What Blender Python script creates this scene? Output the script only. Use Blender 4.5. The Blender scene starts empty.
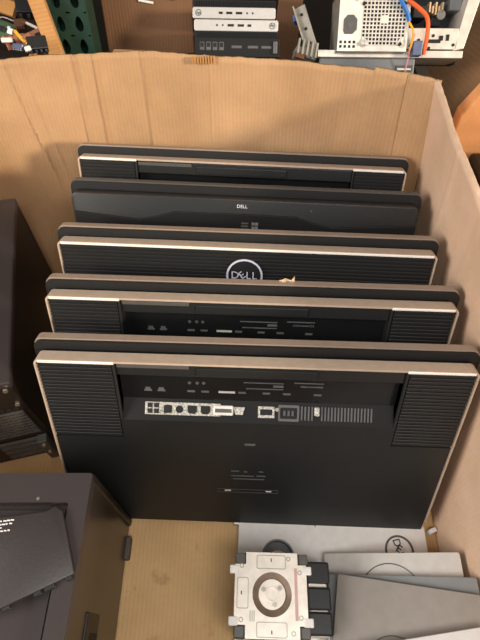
import bpy, bmesh, math, random
from mathutils import Vector, Matrix, noise
C = bpy.context.scene.collection
R = math.radians
random.seed(4)
CAM_Z = 0.99
PITCH = 55.5
S_, C_ = math.sin(R(PITCH)), math.cos(R(PITCH))

def at(px, py, d):
    """a point of the place at distance d (metres along the lens axis)"""
    rx, ry = (px - 240) / 480, (py - 320) / 480
    return Vector((rx * d, (C_ - ry * S_) * d, CAM_Z - (S_ + ry * C_) * d))

# ------------------------------------------------------------------ materials
def s2l(v):
    v /= 255.0
    return v / 12.92 if v <= 0.04045 else ((v + 0.055) / 1.055) ** 2.4
def col(r, g, b): return (s2l(r), s2l(g), s2l(b), 1)

def mat(name, rgb, rough=0.5, metal=0.0, var=0.12, scale=40, bump=0.0, spec=0.5, coat=0.0):
    m = bpy.data.materials.new(name); m.use_nodes = True
    nt = m.node_tree; b = nt.nodes['Principled BSDF']
    b.inputs['Roughness'].default_value = rough
    b.inputs['Metallic'].default_value = metal
    b.inputs['Specular IOR Level'].default_value = spec
    b.inputs['Coat Weight'].default_value = coat
    tc = nt.nodes.new('ShaderNodeTexCoord')
    n = nt.nodes.new('ShaderNodeTexNoise'); n.inputs['Scale'].default_value = scale
    n.inputs['Detail'].default_value = 4
    nt.links.new(tc.outputs['Object'], n.inputs['Vector'])
    ramp = nt.nodes.new('ShaderNodeValToRGB')
    c = col(*rgb)
    ramp.color_ramp.elements[0].position = 0.3
    ramp.color_ramp.elements[1].position = 0.7
    ramp.color_ramp.elements[0].color = tuple(x * (1 - var) for x in c[:3]) + (1,)
    ramp.color_ramp.elements[1].color = tuple(min(1, x * (1 + var)) for x in c[:3]) + (1,)
    nt.links.new(n.outputs['Fac'], ramp.inputs['Fac'])
    nt.links.new(ramp.outputs['Color'], b.inputs['Base Color'])
    if bump:
        bp = nt.nodes.new('ShaderNodeBump'); bp.inputs['Strength'].default_value = bump
        bp.inputs['Distance'].default_value = 0.002
        nt.links.new(n.outputs['Fac'], bp.inputs['Height'])
        nt.links.new(bp.outputs['Normal'], b.inputs['Normal'])
    return m

def cardboard(name, rgb, axis='X', flute=330, strength=0.25, stains=0.0, rough=0.8, band=0.05):
    m = bpy.data.materials.new(name); m.use_nodes = True
    nt = m.node_tree; L = nt.links; b = nt.nodes['Principled BSDF']
    b.inputs['Roughness'].default_value = rough; b.inputs['Specular IOR Level'].default_value = 0.25
    tc = nt.nodes.new('ShaderNodeTexCoord')
    w = nt.nodes.new('ShaderNodeTexWave'); w.bands_direction = axis
    w.inputs['Scale'].default_value = flute / 8.0
    w.inputs['Distortion'].default_value = 0.6; w.inputs['Detail'].default_value = 1
    L.new(tc.outputs['Object'], w.inputs['Vector'])
    n = nt.nodes.new('ShaderNodeTexNoise'); n.inputs['Scale'].default_value = 7; n.inputs['Detail'].default_value = 6
    L.new(tc.outputs['Object'], n.inputs['Vector'])
    fine = nt.nodes.new('ShaderNodeTexNoise'); fine.inputs['Scale'].default_value = 120; fine.inputs['Detail'].default_value = 3
    L.new(tc.outputs['Object'], fine.inputs['Vector'])
    c = col(*rgb)
    ramp = nt.nodes.new('ShaderNodeValToRGB')
    ramp.color_ramp.elements[0].position = 0.3; ramp.color_ramp.elements[1].position = 0.72
    ramp.color_ramp.elements[0].color = (c[0] * .84, c[1] * .82, c[2] * .78, 1)
    ramp.color_ramp.elements[1].color = (min(1, c[0] * 1.1), min(1, c[1] * 1.1), min(1, c[2] * 1.1), 1)
    L.new(n.outputs['Fac'], ramp.inputs['Fac'])
    mix = nt.nodes.new('ShaderNodeMixRGB'); mix.blend_type = 'MULTIPLY'; mix.inputs['Fac'].default_value = band
    L.new(ramp.outputs['Color'], mix.inputs['Color1']); L.new(w.outputs['Color'], mix.inputs['Color2'])
    mix2 = nt.nodes.new('ShaderNodeMixRGB'); mix2.blend_type = 'MULTIPLY'; mix2.inputs['Fac'].default_value = 0.18
    L.new(mix.outputs['Color'], mix2.inputs['Color1']); L.new(fine.outputs['Color'], mix2.inputs['Color2'])
    out = mix2
    if stains:
        s = nt.nodes.new('ShaderNodeTexNoise'); s.inputs['Scale'].default_value = 16; s.inputs['Detail'].default_value = 5
        L.new(tc.outputs['Object'], s.inputs['Vector'])
        sr = nt.nodes.new('ShaderNodeValToRGB')
        sr.color_ramp.elements[0].position = 0.62; sr.color_ramp.elements[0].color = (1, 1, 1, 1)
        sr.color_ramp.elements[1].position = 0.72; sr.color_ramp.elements[1].color = (.45, .36, .26, 1)
        L.new(s.outputs['Fac'], sr.inputs['Fac'])
        mx = nt.nodes.new('ShaderNodeMixRGB'); mx.blend_type = 'MULTIPLY'; mx.inputs['Fac'].default_value = stains
        L.new(out.outputs['Color'], mx.inputs['Color1']); L.new(sr.outputs['Color'], mx.inputs['Color2'])
        out = mx
    L.new(out.outputs['Color'], b.inputs['Base Color'])
    bp = nt.nodes.new('ShaderNodeBump'); bp.inputs['Strength'].default_value = strength; bp.inputs['Distance'].default_value = 0.0012
    L.new(w.outputs['Fac'], bp.inputs['Height'])
    bp2 = nt.nodes.new('ShaderNodeBump'); bp2.inputs['Strength'].default_value = 0.25; bp2.inputs['Distance'].default_value = 0.004
    L.new(n.outputs['Fac'], bp2.inputs['Height']); L.new(bp.outputs['Normal'], bp2.inputs['Normal'])
    L.new(bp2.outputs['Normal'], b.inputs['Normal'])
    return m

M = {}
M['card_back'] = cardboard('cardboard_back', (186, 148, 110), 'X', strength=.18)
M['card_right'] = cardboard('cardboard_right', (222, 190, 164), 'Y', strength=.05, band=.015)  # paler than the back panel: fill light and haze put into the colour
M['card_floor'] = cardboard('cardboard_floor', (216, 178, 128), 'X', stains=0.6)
M['card_brown'] = cardboard('cardboard_brown', (122, 88, 63), 'X')
M['card_tan'] = cardboard('cardboard_tan', (200, 145, 85), 'X')
M['card_post'] = cardboard('cardboard_post', (200, 148, 95), 'Z')
M['card_sheet'] = cardboard('cardboard_sheet', (170, 132, 98), 'X')
M['wood'] = cardboard('orange_wood', (214, 150, 98), 'Z', 60)
M['black'] = mat('black_plastic', (31, 32, 32), 0.42, 0, 0.10, 200, 0.08, 0.45)
M['black_gloss'] = mat('glossy_black_plastic', (22, 23, 24), 0.25, 0, 0.05, 60, 0, 0.5)
M['black_matte'] = mat('matte_black_plastic', (17, 17, 17), 0.6, 0, 0.1, 300, 0.1, 0.3)
M['rib'] = mat('ribbed_black_plastic', (29, 29, 29), 0.45, 0, 0.08, 200, 0, 0.4)
M['groove'] = mat('dark_groove', (12, 11, 11), 0.6)
M['bezel'] = mat('champagne_aluminium', (186, 166, 147), 0.42, 0.2, 0.06, 90)
M['bright'] = mat('bright_silver_edge', (238, 232, 222), 0.35, 0.15, 0.03, 90)
M['bezel_dark'] = mat('bronze_grey_plastic', (150, 133, 119), 0.45, 0.2, 0.06, 90)
M['grey_edge'] = mat('dark_grey_plastic', (76, 73, 70), 0.42, 0, 0.08, 120)
M['screen'] = mat('screen_glass', (8, 9, 10), 0.08, 0, 0.02, 10, 0, 0.5)
M['port_metal'] = mat('port_plate_metal', (182, 178, 168), 0.4, 0.3, 0.7, 420)
M['port_dark'] = mat('port_cavity', (10, 10, 10), 0.7)
M['white_port'] = mat('white_connector_plastic', (225, 220, 208), 0.5)
M['print'] = mat('grey_print', (84, 84, 83), 0.6)
M['sticker'] = mat('sticker_grey', (105, 108, 108), 0.5)
M['print_white'] = mat('white_print', (215, 210, 210), 0.6)
M['logo'] = mat('logo_chrome', (212, 210, 230), 0.3, 0.2, 0.03, 50)
M['tower_top'] = mat('purple_black_plastic', (49, 42, 42), 0.36, 0, 0.05, 300, 0.04, 0.5)
M['tower_side'] = mat('tower_side_steel', (44, 37, 32), 0.3, 0.0, 0.12, 160, 0.05, 0.6)
M['tower_dark'] = mat('tower_dark_steel', (26, 20, 17), 0.45, 0.0, 0.1, 100, 0, 0.4)
M['cover'] = mat('loose_cover_plastic', (44, 39, 38), 0.45, 0, 0.08, 300, 0.1, 0.5)
M['silver'] = mat('silver_painted_plastic', (216, 214, 210), 0.42, 0.25, 0.05, 60)
M['silver2'] = mat('satin_silver_plastic', (204, 200, 194), 0.42, 0.25, 0.05, 60)
M['greyplate'] = mat('charcoal_grey_plate', (126, 129, 130), 0.45, 0.1, 0.05, 60)
M['brownplate'] = mat('bronze_grey_plate', (146, 139, 132), 0.42, 0.15, 0.05, 60)
M['paleplate'] = mat('pale_silver_plate', (208, 205, 200), 0.4, 0.25, 0.05, 60)
M['steel'] = mat('bright_zinc_steel', (222, 214, 202), 0.4, 0.35, 0.1, 60, 0.05)
M['steel_mid'] = mat('zinc_steel', (165, 160, 150), 0.42, 0.45, 0.15, 50, 0.05)
M['rust'] = mat('rusty_brown_metal', (95, 62, 40), 0.6, 0.3, 0.3, 60)
M['strip'] = mat('faded_strip', (190, 155, 150), 0.6)
M['dish'] = mat('stained_grey_metal', (120, 102, 86), 0.5, 0.3, 0.25, 60)
M['screw'] = mat('screw_metal', (190, 180, 165), 0.3, 0.9)
M['chassis_grey'] = mat('grey_chassis_plastic', (112, 114, 116), 0.45, 0, 0.06, 60)
M['cavity'] = mat('dark_chassis_inside', (30, 31, 36), 0.55, 0.2, 0.3, 40)
M['orange'] = mat('orange_cable', (235, 95, 30), 0.5)
M['blue'] = mat('blue_cable', (40, 110, 190), 0.5)
M['yellow'] = mat('yellow_cable', (235, 165, 40), 0.5)
M['pinkw'] = mat('pink_wire', (205, 130, 150), 0.5)
M['green'] = mat('green_painted_steel', (30, 56, 45), 0.45, 0.1, 0.2, 30, 0.1)
M['pcb'] = mat('circuit_board_brown', (150, 100, 75), 0.5, 0, 0.25, 80)
M['pcb_green'] = mat('circuit_board_green', (60, 80, 55), 0.5, 0, 0.3, 80)
M['offwhite'] = mat('white_plastic', (215, 212, 208), 0.5)
M['bluegrey'] = mat('blue_grey_metal', (95, 105, 135), 0.4, 0.3, 0.2, 60)
M['paper'] = mat('torn_paper', (220, 190, 150), 0.7, 0, 0.2, 90)
M['concrete'] = mat('concrete_floor', (70, 64, 58), 0.8, 0, 0.2, 6)
M['mini_silver'] = mat('mini_computer_silver', (186, 182, 178), 0.4, 0.3, 0.04, 90)
M['rubber'] = mat('grey_rubber', (78, 70, 62), 0.7)

# ------------------------------------------------------------------ mesh building
class MB:
    def __init__(self): self.bm = bmesh.new()
    def _merge(self, t, mtx=None):
        if mtx is not None: bmesh.ops.transform(t, matrix=mtx, verts=t.verts)
        me = bpy.data.meshes.new('tmp'); t.to_mesh(me); t.free()
        self.bm.from_mesh(me); bpy.data.meshes.remove(me)
    def box(self, x0, x1, y0, y1, z0, z1, bev=0.0, seg=2, mtx=None):
        t = bmesh.new(); bmesh.ops.create_cube(t, size=1)
        for v in t.verts:
            v.co = Vector(((x0 + x1) / 2 + v.co.x * (x1 - x0), (y0 + y1) / 2 + v.co.y * (y1 - y0), (z0 + z1) / 2 + v.co.z * (z1 - z0)))
        if bev:
            bmesh.ops.bevel(t, geom=t.edges[:], offset=bev, segments=seg, affect='EDGES', profile=0.5)
        self._merge(t, mtx); return self
    def cyl(self, p0, p1, r, r2=None, seg=24, caps=True):
        p0, p1 = Vector(p0), Vector(p1); d = p1 - p0
        t = bmesh.new()
        bmesh.ops.create_cone(t, cap_ends=caps, segments=seg, radius1=r, radius2=r if r2 is None else r2, depth=d.length)
        q = Vector((0, 0, 1)).rotation_difference(d.normalized()).to_matrix().to_4x4()
        self._merge(t, Matrix.Translation((p0 + p1) / 2) @ q); return self
    def poly(self, pts, depth, mtx=None, bev=0.0):
        """outline in local x,z pushed from y=0 to y=depth"""
        t = bmesh.new()
        a = [t.verts.new((x, 0, z)) for x, z in pts]; b = [t.verts.new((x, depth, z)) for x, z in pts]
        n = len(pts)
        t.faces.new(a); t.faces.new(b[::-1])
        for i in range(n): t.faces.new((a[i], b[i], b[(i + 1) % n], a[(i + 1) % n]))
        bmesh.ops.recalc_face_normals(t, faces=t.faces)
        if bev:
            es = [e for e in t.edges if abs(e.verts[0].co.y - e.verts[1].co.y) < 1e-7]
            bmesh.ops.bevel(t, geom=es, offset=bev, segments=2, affect='EDGES', profile=0.5)
        self._merge(t, mtx); return self
    def ring(self, outer, inner, depth, mtx=None, y=0.0):
        """same-length outlines in x,z; a frame from y to y+depth"""
        t = bmesh.new(); n = len(outer); L = []
        for pts, yy in ((outer, y), (inner, y), (inner, y + depth), (outer, y + depth)):
            L.append([t.verts.new((p[0], yy, p[1])) for p in pts])
        for k in range(4):
            A, B = L[k], L[(k + 1) % 4]
            for i in range(n):
                j = (i + 1) % n
                t.faces.new((A[i], A[j], B[j], B[i]))
        bmesh.ops.recalc_face_normals(t, faces=t.faces)
        self._merge(t, mtx); return self
    def tube(self, pts, r, seg=10, mtx=None):
        P = [Vector(p) for p in pts]
        Q = []
        for i in range(len(P) - 1):                      # Catmull-Rom
            p0 = P[max(0, i - 1)]; p1 = P[i]; p2 = P[i + 1]; p3 = P[min(len(P) - 1, i + 2)]
            for k in range(6):
                u = k / 6
                Q.append(0.5 * ((2 * p1) + (p2 - p0) * u + (2 * p0 - 5 * p1 + 4 * p2 - p3) * u * u + (3 * p1 - p0 - 3 * p2 + p3) * u ** 3))
        Q.append(P[-1])
        t = bmesh.new(); rings = []
        for i, p in enumerate(Q):
            d = (Q[min(i + 1, len(Q) - 1)] - Q[max(i - 1, 0)]).normalized()
            a = d.orthogonal().normalized() if i == 0 else (a - d * a.dot(d)).normalized()
            b = d.cross(a)
            rings.append([t.verts.new(p + r * (math.cos(2 * math.pi * k / seg) * a + math.sin(2 * math.pi * k / seg) * b)) for k in range(seg)])
        for A, B in zip(rings, rings[1:]):
            for k in range(seg): t.faces.new((A[k], A[(k + 1) % seg], B[(k + 1) % seg], B[k]))
        t.faces.new(rings[0][::-1]); t.faces.new(rings[-1])
        self._merge(t, mtx); return self
    def build(self, name, m, parent=None, smooth=False, label=None):
        bmesh.ops.remove_doubles(self.bm, verts=self.bm.verts, dist=1e-6)
        me = bpy.data.meshes.new(name); self.bm.to_mesh(me); self.bm.free()
        me.materials.append(m)
        if smooth:
            for p in me.polygons: p.use_smooth = True
            me.set_sharp_from_angle(angle=R(35))
        o = bpy.data.objects.new(name, me); C.objects.link(o)
        if parent: o.parent = parent
        if label: o['label'] = label
        return o

def rrect(x0, x1, z0, z1, r, n=5):
    pts = []
    for cx, cz, a0 in ((x1 - r, z1 - r, 0), (x0 + r, z1 - r, 90), (x0 + r, z0 + r, 180), (x1 - r, z0 + r, 270)):
        for k in range(n + 1):
            a = R(a0 + 90 * k / n); pts.append((cx + r * math.cos(a), cz + r * math.sin(a)))
    return pts
def circ(cx, cz, r, n=32): return [(cx + r * math.cos(2 * math.pi * k / n), cz + r * math.sin(2 * math.pi * k / n)) for k in range(n)]

def thing(name, label, cat, loc=(0, 0, 0), rot=(0, 0, 0), group=None):
    o = bpy.data.objects.new(name, None); C.objects.link(o)
    o.location = loc; o.rotation_euler = rot; o.empty_display_size = 0.02
    o['label'] = label; o['category'] = cat
    if group: o['group'] = group
    return o
def tag(o, label, cat, group=None):
    o['label'] = label; o['category'] = cat
    if group: o['group'] = group
    return o
def text_bm(mb, s, size, mtx, depth=0.0004, shear=0.0):
    cu = bpy.data.curves.new('t', 'FONT'); cu.body = s; cu.size = size; cu.align_x = 'CENTER'; cu.align_y = 'CENTER'
    cu.extrude = depth; cu.shear = shear; cu.resolution_u = 3
    o = bpy.data.objects.new('t', cu); C.objects.link(o)
    dg = bpy.context.evaluated_depsgraph_get(); dg.update()
    me = bpy.data.meshes.new_from_object(o.evaluated_get(dg))
    me.transform(mtx); mb.bm.from_mesh(me)
    bpy.data.objects.remove(o); bpy.data.meshes.remove(me); bpy.data.curves.remove(cu)
FACE = Matrix.Rotation(R(90), 4, 'X')                    # text lying in x,z facing -y
def T(x, y, z): return Matrix.Translation((x, y, z))

# ------------------------------------------------------------------ the setting
def slab(name, m, x0, x1, y0, y1, z0, z1):
    o = MB().box(x0, x1, y0, y1, z0, z1).build(name, m); o['kind'] = 'structure'; return o
slab('floor', M['concrete'], -3, 3, -2, 4, -0.06, -0.008)
slab('wall_back', M['concrete'], -3, 3, 3.4, 3.5, -0.008, 3.0)

# ------------------------------------------------------------------ big box
box = thing('cardboard_box', 'big open tan cardboard bin holding the row of black monitors', 'box', (0, 0, 0))
TOP = [(-.72, .93), (-.46, .95), (-.27, .965), (-.1, .95), (0, .938), (.2, .905), (.31, .872), (.362, .846)]
BOT = [(-.72, .80), (-.46, .81), (-.27, .81), (-.1, .80), (0, .80), (.2, .79), (.31, .78), (.384, .762)]
def lerp_list(L, u):
    n = len(L) - 1; f = u * n; i = min(int(f), n - 1); t = f - i
    return Vector(L[i]).lerp(Vector(L[i + 1]), t)
creases = [(-.462, -.432, .0045), (-.43, -.405, .0025), (-.327, -.330, .005), (-.288, -.289, .005), (-.192, -.19, .004), (-.06, -.06, .0015), (.31, .318, -.003)]
def rag(x, s=1.0): return 0.004 * s * noise.noise(Vector((x * 9, 3.1, 0))) + 0.0016 * s * noise.noise(Vector((x * 70, 1.7, 0)))
def back_panel():
    bm = bmesh.new(); nx, nz = 420, 46; G = []
    for i in range(nx + 1):
        u = i / nx
        # find x by length parameter over list, piecewise
        a, b = lerp_list(TOP, u), lerp_list(BOT, u)
        row = []
        for j in range(nz + 1):
            t = j / nz
            p = b.lerp(a, t)
            x, y = p.x, p.y + .018 * math.sin(math.pi * t) * (1 - max(0, (p.x - .2) / .16) if p.x > .2 else 1)
            z = t * (.515 + (.006 if x > .25 else 0) + rag(x) - .035 * max(0, -.2 - x))
            for xt, xb, amp in creases:
                xc = xt + (xb - xt) * (1 - t) * 2.6
                dd = (x - xc) / .0024
                if abs(dd) < 3: y -= amp * 1.0 * math.exp(-dd * dd) * min(1, max(0, (t - .35) * 4))
            y += .006 * noise.noise(Vector((x * 4, t * 3, 5))) + .0012 * noise.noise(Vector((x * 30, t * 12, 2)))
            row.append(bm.verts.new((x, y, z)))
        G.append(row)
    for i in range(nx):
        for j in range(nz): bm.faces.new((G[i][j], G[i + 1][j], G[i + 1][j + 1], G[i][j + 1]))
    return bm
def sheet(name, bm, m, th, off):
    mb = MB(); mb.bm.free(); mb.bm = bm
    o = mb.build(name, m, box, smooth=True)
    md = o.modifiers.new('thickness', 'SOLIDIFY'); md.thickness = th; md.offset = off
    return o
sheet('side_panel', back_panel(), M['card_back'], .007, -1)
def right_panel():
    bm = bmesh.new(); ny, nz = 160, 40; G = []
    for i in range(ny + 1):
        u = i / ny
        row = []
        for j in range(nz + 1):
            t = j / nz
            y = (.765 + (.85 - .765) * t) * (1 - u) + (-.34) * u
            x = .374 - .022 * max(0, (t - .55) / .45) ** 1.3
            x += .004 * noise.noise(Vector((y * 5, t * 3, 9))) * min(1, u * 8)
            z = t * (.521 - .05 * max(0, .85 - y) + rag(y + 4, 1.3))
            for yc, amp in ((.66, .004), (.52, .002), (.30, .002)):
                dd = (y - yc) / .004
                if abs(dd) < 3: x -= amp * .6 * math.exp(-dd * dd)
            row.append(bm.verts.new((x, y, z)))
        G.append(row)
    for i in range(ny):
        for j in range(nz): bm.faces.new((G[i][j], G[i + 1][j], G[i + 1][j + 1], G[i][j + 1]))
    return bm
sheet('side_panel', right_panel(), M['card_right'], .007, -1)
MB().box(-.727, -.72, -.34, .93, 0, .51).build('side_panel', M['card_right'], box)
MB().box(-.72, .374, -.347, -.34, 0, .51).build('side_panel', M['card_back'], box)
MB().box(-.72, .376, -.34, .81, -.007, 0).build('bottom_panel', M['card_floor'], box)
# torn edge where the flutes show, on the rim of the back panel
tb = MB()
for k in range(9):
    x = -.093 + k * .0052
    tb.box(x, x + .0026, .936, .9405, .505, .5165 + .002 * random.random())
tb.build('torn_edge', M['card_tan'], box, label='torn rim with the flutes of the board showing')

# ------------------------------------------------------------------ monitors
W, H, D = .652, .386, .057
W2 = W / 2
LEAN = 22.2
def base_monitor(name, label, cat, group):
    root = thing(name, label, cat, (0, 0, 0), (0, 0, 0), group)
    # screen side slab, a little wider than the housing
    o = rrect(-W2 - .009, W2 + .009, .012, H + .015, .012); i = rrect(-W2 + .002, W2 - .002, .020, H - .002, .006)
    fr = MB().ring(o, i, .014, y=.034).build('screen_frame', M['bezel_dark'], root, True)
    MB().ring(rrect(-W2 - .0085, W2 + .0085, .0125, H + .0125, .012), rrect(-W2 + .002, W2 - .002, .020, H - .002, .006), .005, y=.0292).build('frame_edge', M['groove'], root, True)
    MB().poly(rrect(-W2 + .002, W2 - .002, .020, H - .002, .006), .002, T(0, .0455, 0)).build('screen', M['screen'], root)
    MB().poly(rrect(-W2 + .006, W2 - .006, .014, H - .004, .008), .016, T(0, .0236, 0)).build('middle_body', M['groove'], root, True)
    return root
def band(root, m=None):
    arc = lambda cx, cz, q, a0: [(cx + q * math.cos(R(a0 + 15 * k)), cz + q * math.sin(R(a0 + 15 * k))) for k in range(7)]
    o = [(W2, .03)] + arc(W2 - .009, H - .009, .009, 0) + arc(-W2 + .009, H - .009, .009, 90) + [(-W2, .03)]
    e = .0018
    i = [(-W2 + e, .03)] + arc(-W2 + .009, H - .010, .0065, 90)[::-1] + arc(W2 - .009, H - .010, .0065, 0)[::-1] + [(W2 - e, .03)]
    return MB().poly(o + i, .022).build('edge_band', m or M['bezel'], root, True)
def bright_edge(root, x0, x1):
    return MB().box(x0, x1, -.0012, .004, H - .0056, H - .0012, .001, 1).build('bright_edge', M['bright'], root, label='bright silver front edge')
def ribs(root, x0, x1, z0, z1, pitch=.0068, name='vent_grille'):
    mb = MB(); n = int((z1 - z0) / pitch)
    for k in range(n):
        z = z1 - (k + .5) * pitch
        mb.box(x0, x1, .0012, .006, z - pitch * .36, z + pitch * .36, .0007, 1)
    mb.box(x0, x1, .0036, .007, z0, z1)
    return mb.build(name, M['rib'], root)

def port_monitor(label):
    root = base_monitor('monitor', label, 'monitor', 'flat black monitors standing in a row in the box')
    band(root)
    xl, xr = -.207, .222
    zi = H - .0055                                    # inside of the band
    lip, shelf = H - .119, H - .083
    # back cover: full-depth lower field, side columns, recess
    mb = MB()
    mb.box(-W2 + .0026, W2 - .0026, .0035, .022, .004, .225)
    mb.box(xl - .004, xr + .004, .0035, .022, .2248, lip)
    for a, b in ((-W2 + .0035, xl), (xr, W2 - .0035)): mb.box(a, b, .0065, .022, .2245, zi)
    for a, b in ((xl - .004, xl), (xr, xr + .004)): mb.box(a, b, .001, .022, lip, zi, .0012, 1)
    mb.build('back_cover', M['black'], root)
    ribs(root, -W2 + .005, xl - .005, .228, zi - .001)
    ribs(root, xr + .005, W2 - .005, .228, zi - .001)
    bright_edge(root, -W2 + .006, xl); bright_edge(root, xr, W2 - .006)
    rb = MB(); rb.box(xl, xr, .0215, .0235, lip, zi); rb.build('recess_back', M['black_gloss'], root)
    # hood along the top of the recess
    hd = MB(); hd.box(xl, xr, .006, .0215, H - .03, zi, .002, 2); hd.box(xl + .12, xl + .30, .004, .008, H - .026, H - .012, .001)
    hd.build('recess_hood', M['black'], root)
    MB().box(xl + .002, xl + .11, .004, .0065, H - .014, H - .0075, .001).build('hood_highlight', M['grey_edge'], root, label='grey strip painted as the highlight on the hood of the recess')  # highlight along the ledge, put in as a lighter grey strip
    # sloped shelf carrying the ports
    ang = math.atan2(.022, .036)
    sh = Matrix.Translation((0, .0028, lip)) @ Matrix.Rotation(-ang, 4, 'X')       # local x,z plane = the shelf face
    ln = math.hypot(.022, .036)
    s = MB(); s.box(xl, xr, .0, .006, 0, ln, mtx=sh); s.build('port_shelf', M['black_matte'], root)
    p = MB()
    p.box(-.172, -.052, -.001, .001, .010, .030, mtx=sh); p.box(.008, .034, -.001, .001, .010, .028, mtx=sh)
    p.build('port_plate', M['port_metal'], root)
    d = MB()
    for k in range(2):
        for q in range(2): d.box(-.168 + k * .0105, -.160 + k * .0105, -.0018, 0, .012 + q * .0092, .0195 + q * .0092, mtx=sh)
    d.build('usb_ports', M['port_dark'], root)
    MB().box(-.142, -.129, -.0018, 0, .013, .026, .002, 2, sh).build('square_port', M['port_dark'], root)
    e = MB(); e.bm.free(); e.bm = bmesh.new()
    e.poly(circ(-.117, .0195, .006, 20), .0014, sh @ T(0, -.0022, 0)); e.build('round_jack', M['port_dark'], root)
    for x0 in (-.104, -.083):
        MB().poly([(x0, .017), (x0 + .003, .013), (x0 + .012, .013), (x0 + .015, .017), (x0 + .015, .026), (x0, .026)], .0014, sh @ T(0, -.0022, 0)).build('video_port', M['port_dark'], root)
    wv = MB().box(-.063, -.031, -.004, 0, .012, .028, .002, 2, sh).build('white_video_port', M['white_port'], root, label='white video socket')
    v = MB(); v.box(-.060, -.034, -.0046, -.003, .017, .023, mtx=sh); v.build('socket_slot', M['print'], wv)
    MB().poly([(-.028, .014), (-.016, .014), (-.013, .026), (-.031, .026)], .002, sh @ T(0, -.0022, 0)).build('data_port', M['port_metal'], root)
    MB().box(.011, .031, -.0018, 0, .014, .024, .001, 1, sh).build('display_port', M['port_dark'], root)
    fr = rrect(.040, .073, .006, .032, .002); fi = rrect(.043, .070, .010, .028, .002)
    ps = MB().ring(fr, fi, .0035, sh @ T(0, -.003, 0)).build('power_socket', M['print'], root)
    MB().box(.043, .070, -.0005, 0.001, .010, .028, mtx=sh).build('power_socket_well', M['port_dark'], ps)
    pr = MB()
    for k in range(3): pr.box(.048 + k * .0065, .0515 + k * .0065, -.003, 0, .015, .023, mtx=sh)
    pr.build('power_pins', M['grey_edge'], ps)
    MB().cyl(sh @ Vector((.038, -.003, .024)), sh @ Vector((.038, .001, .024)), .003, seg=12).build('screw', M['screw'], root)
    vs = MB()
    for k in range(4): vs.box(.076 + k * .0055, .0785 + k * .0055, -.0012, .001, .008, .030, mtx=sh)
    for k in range(16): vs.box(.108 + k * .0052, .1104 + k * .0052, -.0012, .001, .008, .030, mtx=sh)
    vs.build('vent_slots', M['print'], root)
    MB().box(.097, .105, -.006, .001, .016, .030, .001, 1, sh).build('lock_clip', M['port_metal'], root)
    for x in (-.166, -.145, -.098, -.076, -.042, -.018, .02, .052, .10):
        z = H - .071; w = .006 if x != -.042 else .013
        ic = MB().box(x - w, x + w, .0208, .0217, z - .0018, z + .0018)
        if x in (-.166, -.145): ic.box(x - .004, x + .004, .0206, .0217, z + .0017, z + .006)
        ic.build('port_icon', M['print'] if x != -.042 else M['silver2'], root)
    for x0 in (-.10, -.088, -.078):
        MB().poly(circ(x0, H - .054, .0028, 12), .0008, T(0, .0208, 0)).build('port_icon', M['grey_edge'], root)
    sl = MB()
    for x0, x1, z in ((-.016, .046, H - .050), (-.012, .046, H - .062), (.062, .108, H - .048), (.072, .106, H - .055)):
        sl.box(x0, x1, .0207, .0217, z - .0008, z + .0008)
    sl.box(.03, .046, .0207, .0217, H - .058, H - .054); sl.box(.074, .082, .0207, .0217, H - .0565, H - .0535); sl.box(.099, .107, .0207, .0217, H - .0565, H - .0535)
    sl.build('card_slot', M['print'], root)
    # marks on the plain lower field
    tg = MB(); tg.box(-.012, .006, .0027, .0038, H - .170, H - .166)
    tg.build('badge', M['print'], root)
    lb = MB()
    lb.box(-.058, .050, .0029, .0038, H - .284, H - .2832); lb.box(-.058, .050, .0029, .0038, H - .292, H - .2912)
    lb.box(-.058, -.0572, .0029, .0038, H - .292, H - .284); lb.box(.0492, .05, .0029, .0038, H - .292, H - .284)
    lb.build('cover_seam', M['grey_edge'], root)
    for k, (x0, x1, z) in enumerate(((-.034, -.020, .235), (-.012, -.006, .236), (.014, .022, .235), (-.034, .006, .247), (.010, .026, .246), (-.03, .024, .255), (-.045, -.034, .287), (.028, .038, .287))):
        MB().box(x0, x1, .0028, .0038, H - z - .001, H - z + .001).build('label_line', M['print_white'] if z > .28 else M['print'], root)
    return root

def put(root, l, r, z=.377):
    """stand the monitor so its near top edge runs from l to r"""
    (x0, y0), (x1, y1) = l, r
    yaw = math.atan2(y1 - y0, x1 - x0)
    root.rotation_euler = (R(-LEAN), 0, yaw)
    off = Matrix.Rotation(yaw, 3, 'Z') @ Matrix.Rotation(R(-LEAN), 3, 'X') @ Vector((0, 0, H)) * 1.012
    root.location = Vector(((x0 + x1) / 2, (y0 + y1) / 2, z)) - off

def dup(root, label):
    r = root.copy(); C.objects.link(r); r['label'] = label
    for ch in list(root.children):
        c = ch.copy(); C.objects.link(c); c.parent = r
        for g in list(ch.children):
            e = g.copy(); C.objects.link(e); e.parent = c
    return r

m5 = port_monitor('nearest black monitor, whole back visible with ribbed corners and a strip of ports')
put(m5, (-.3052, .3535), (.3486, .3303)); m5.scale = (1.006,) * 3
m4 = dup(m5, 'black monitor directly behind the nearest one, its ports mostly hidden')
put(m4, (-.3153, .468), (.3474, .4404)); m4.scale = (1.014,) * 3
m1 = dup(m5, 'farthest black monitor in the row, against the tan back wall of the box')
put(m1, (-.3311, .8235), (.3309, .7765)); m1.scale = (1.014,) * 3

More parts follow.
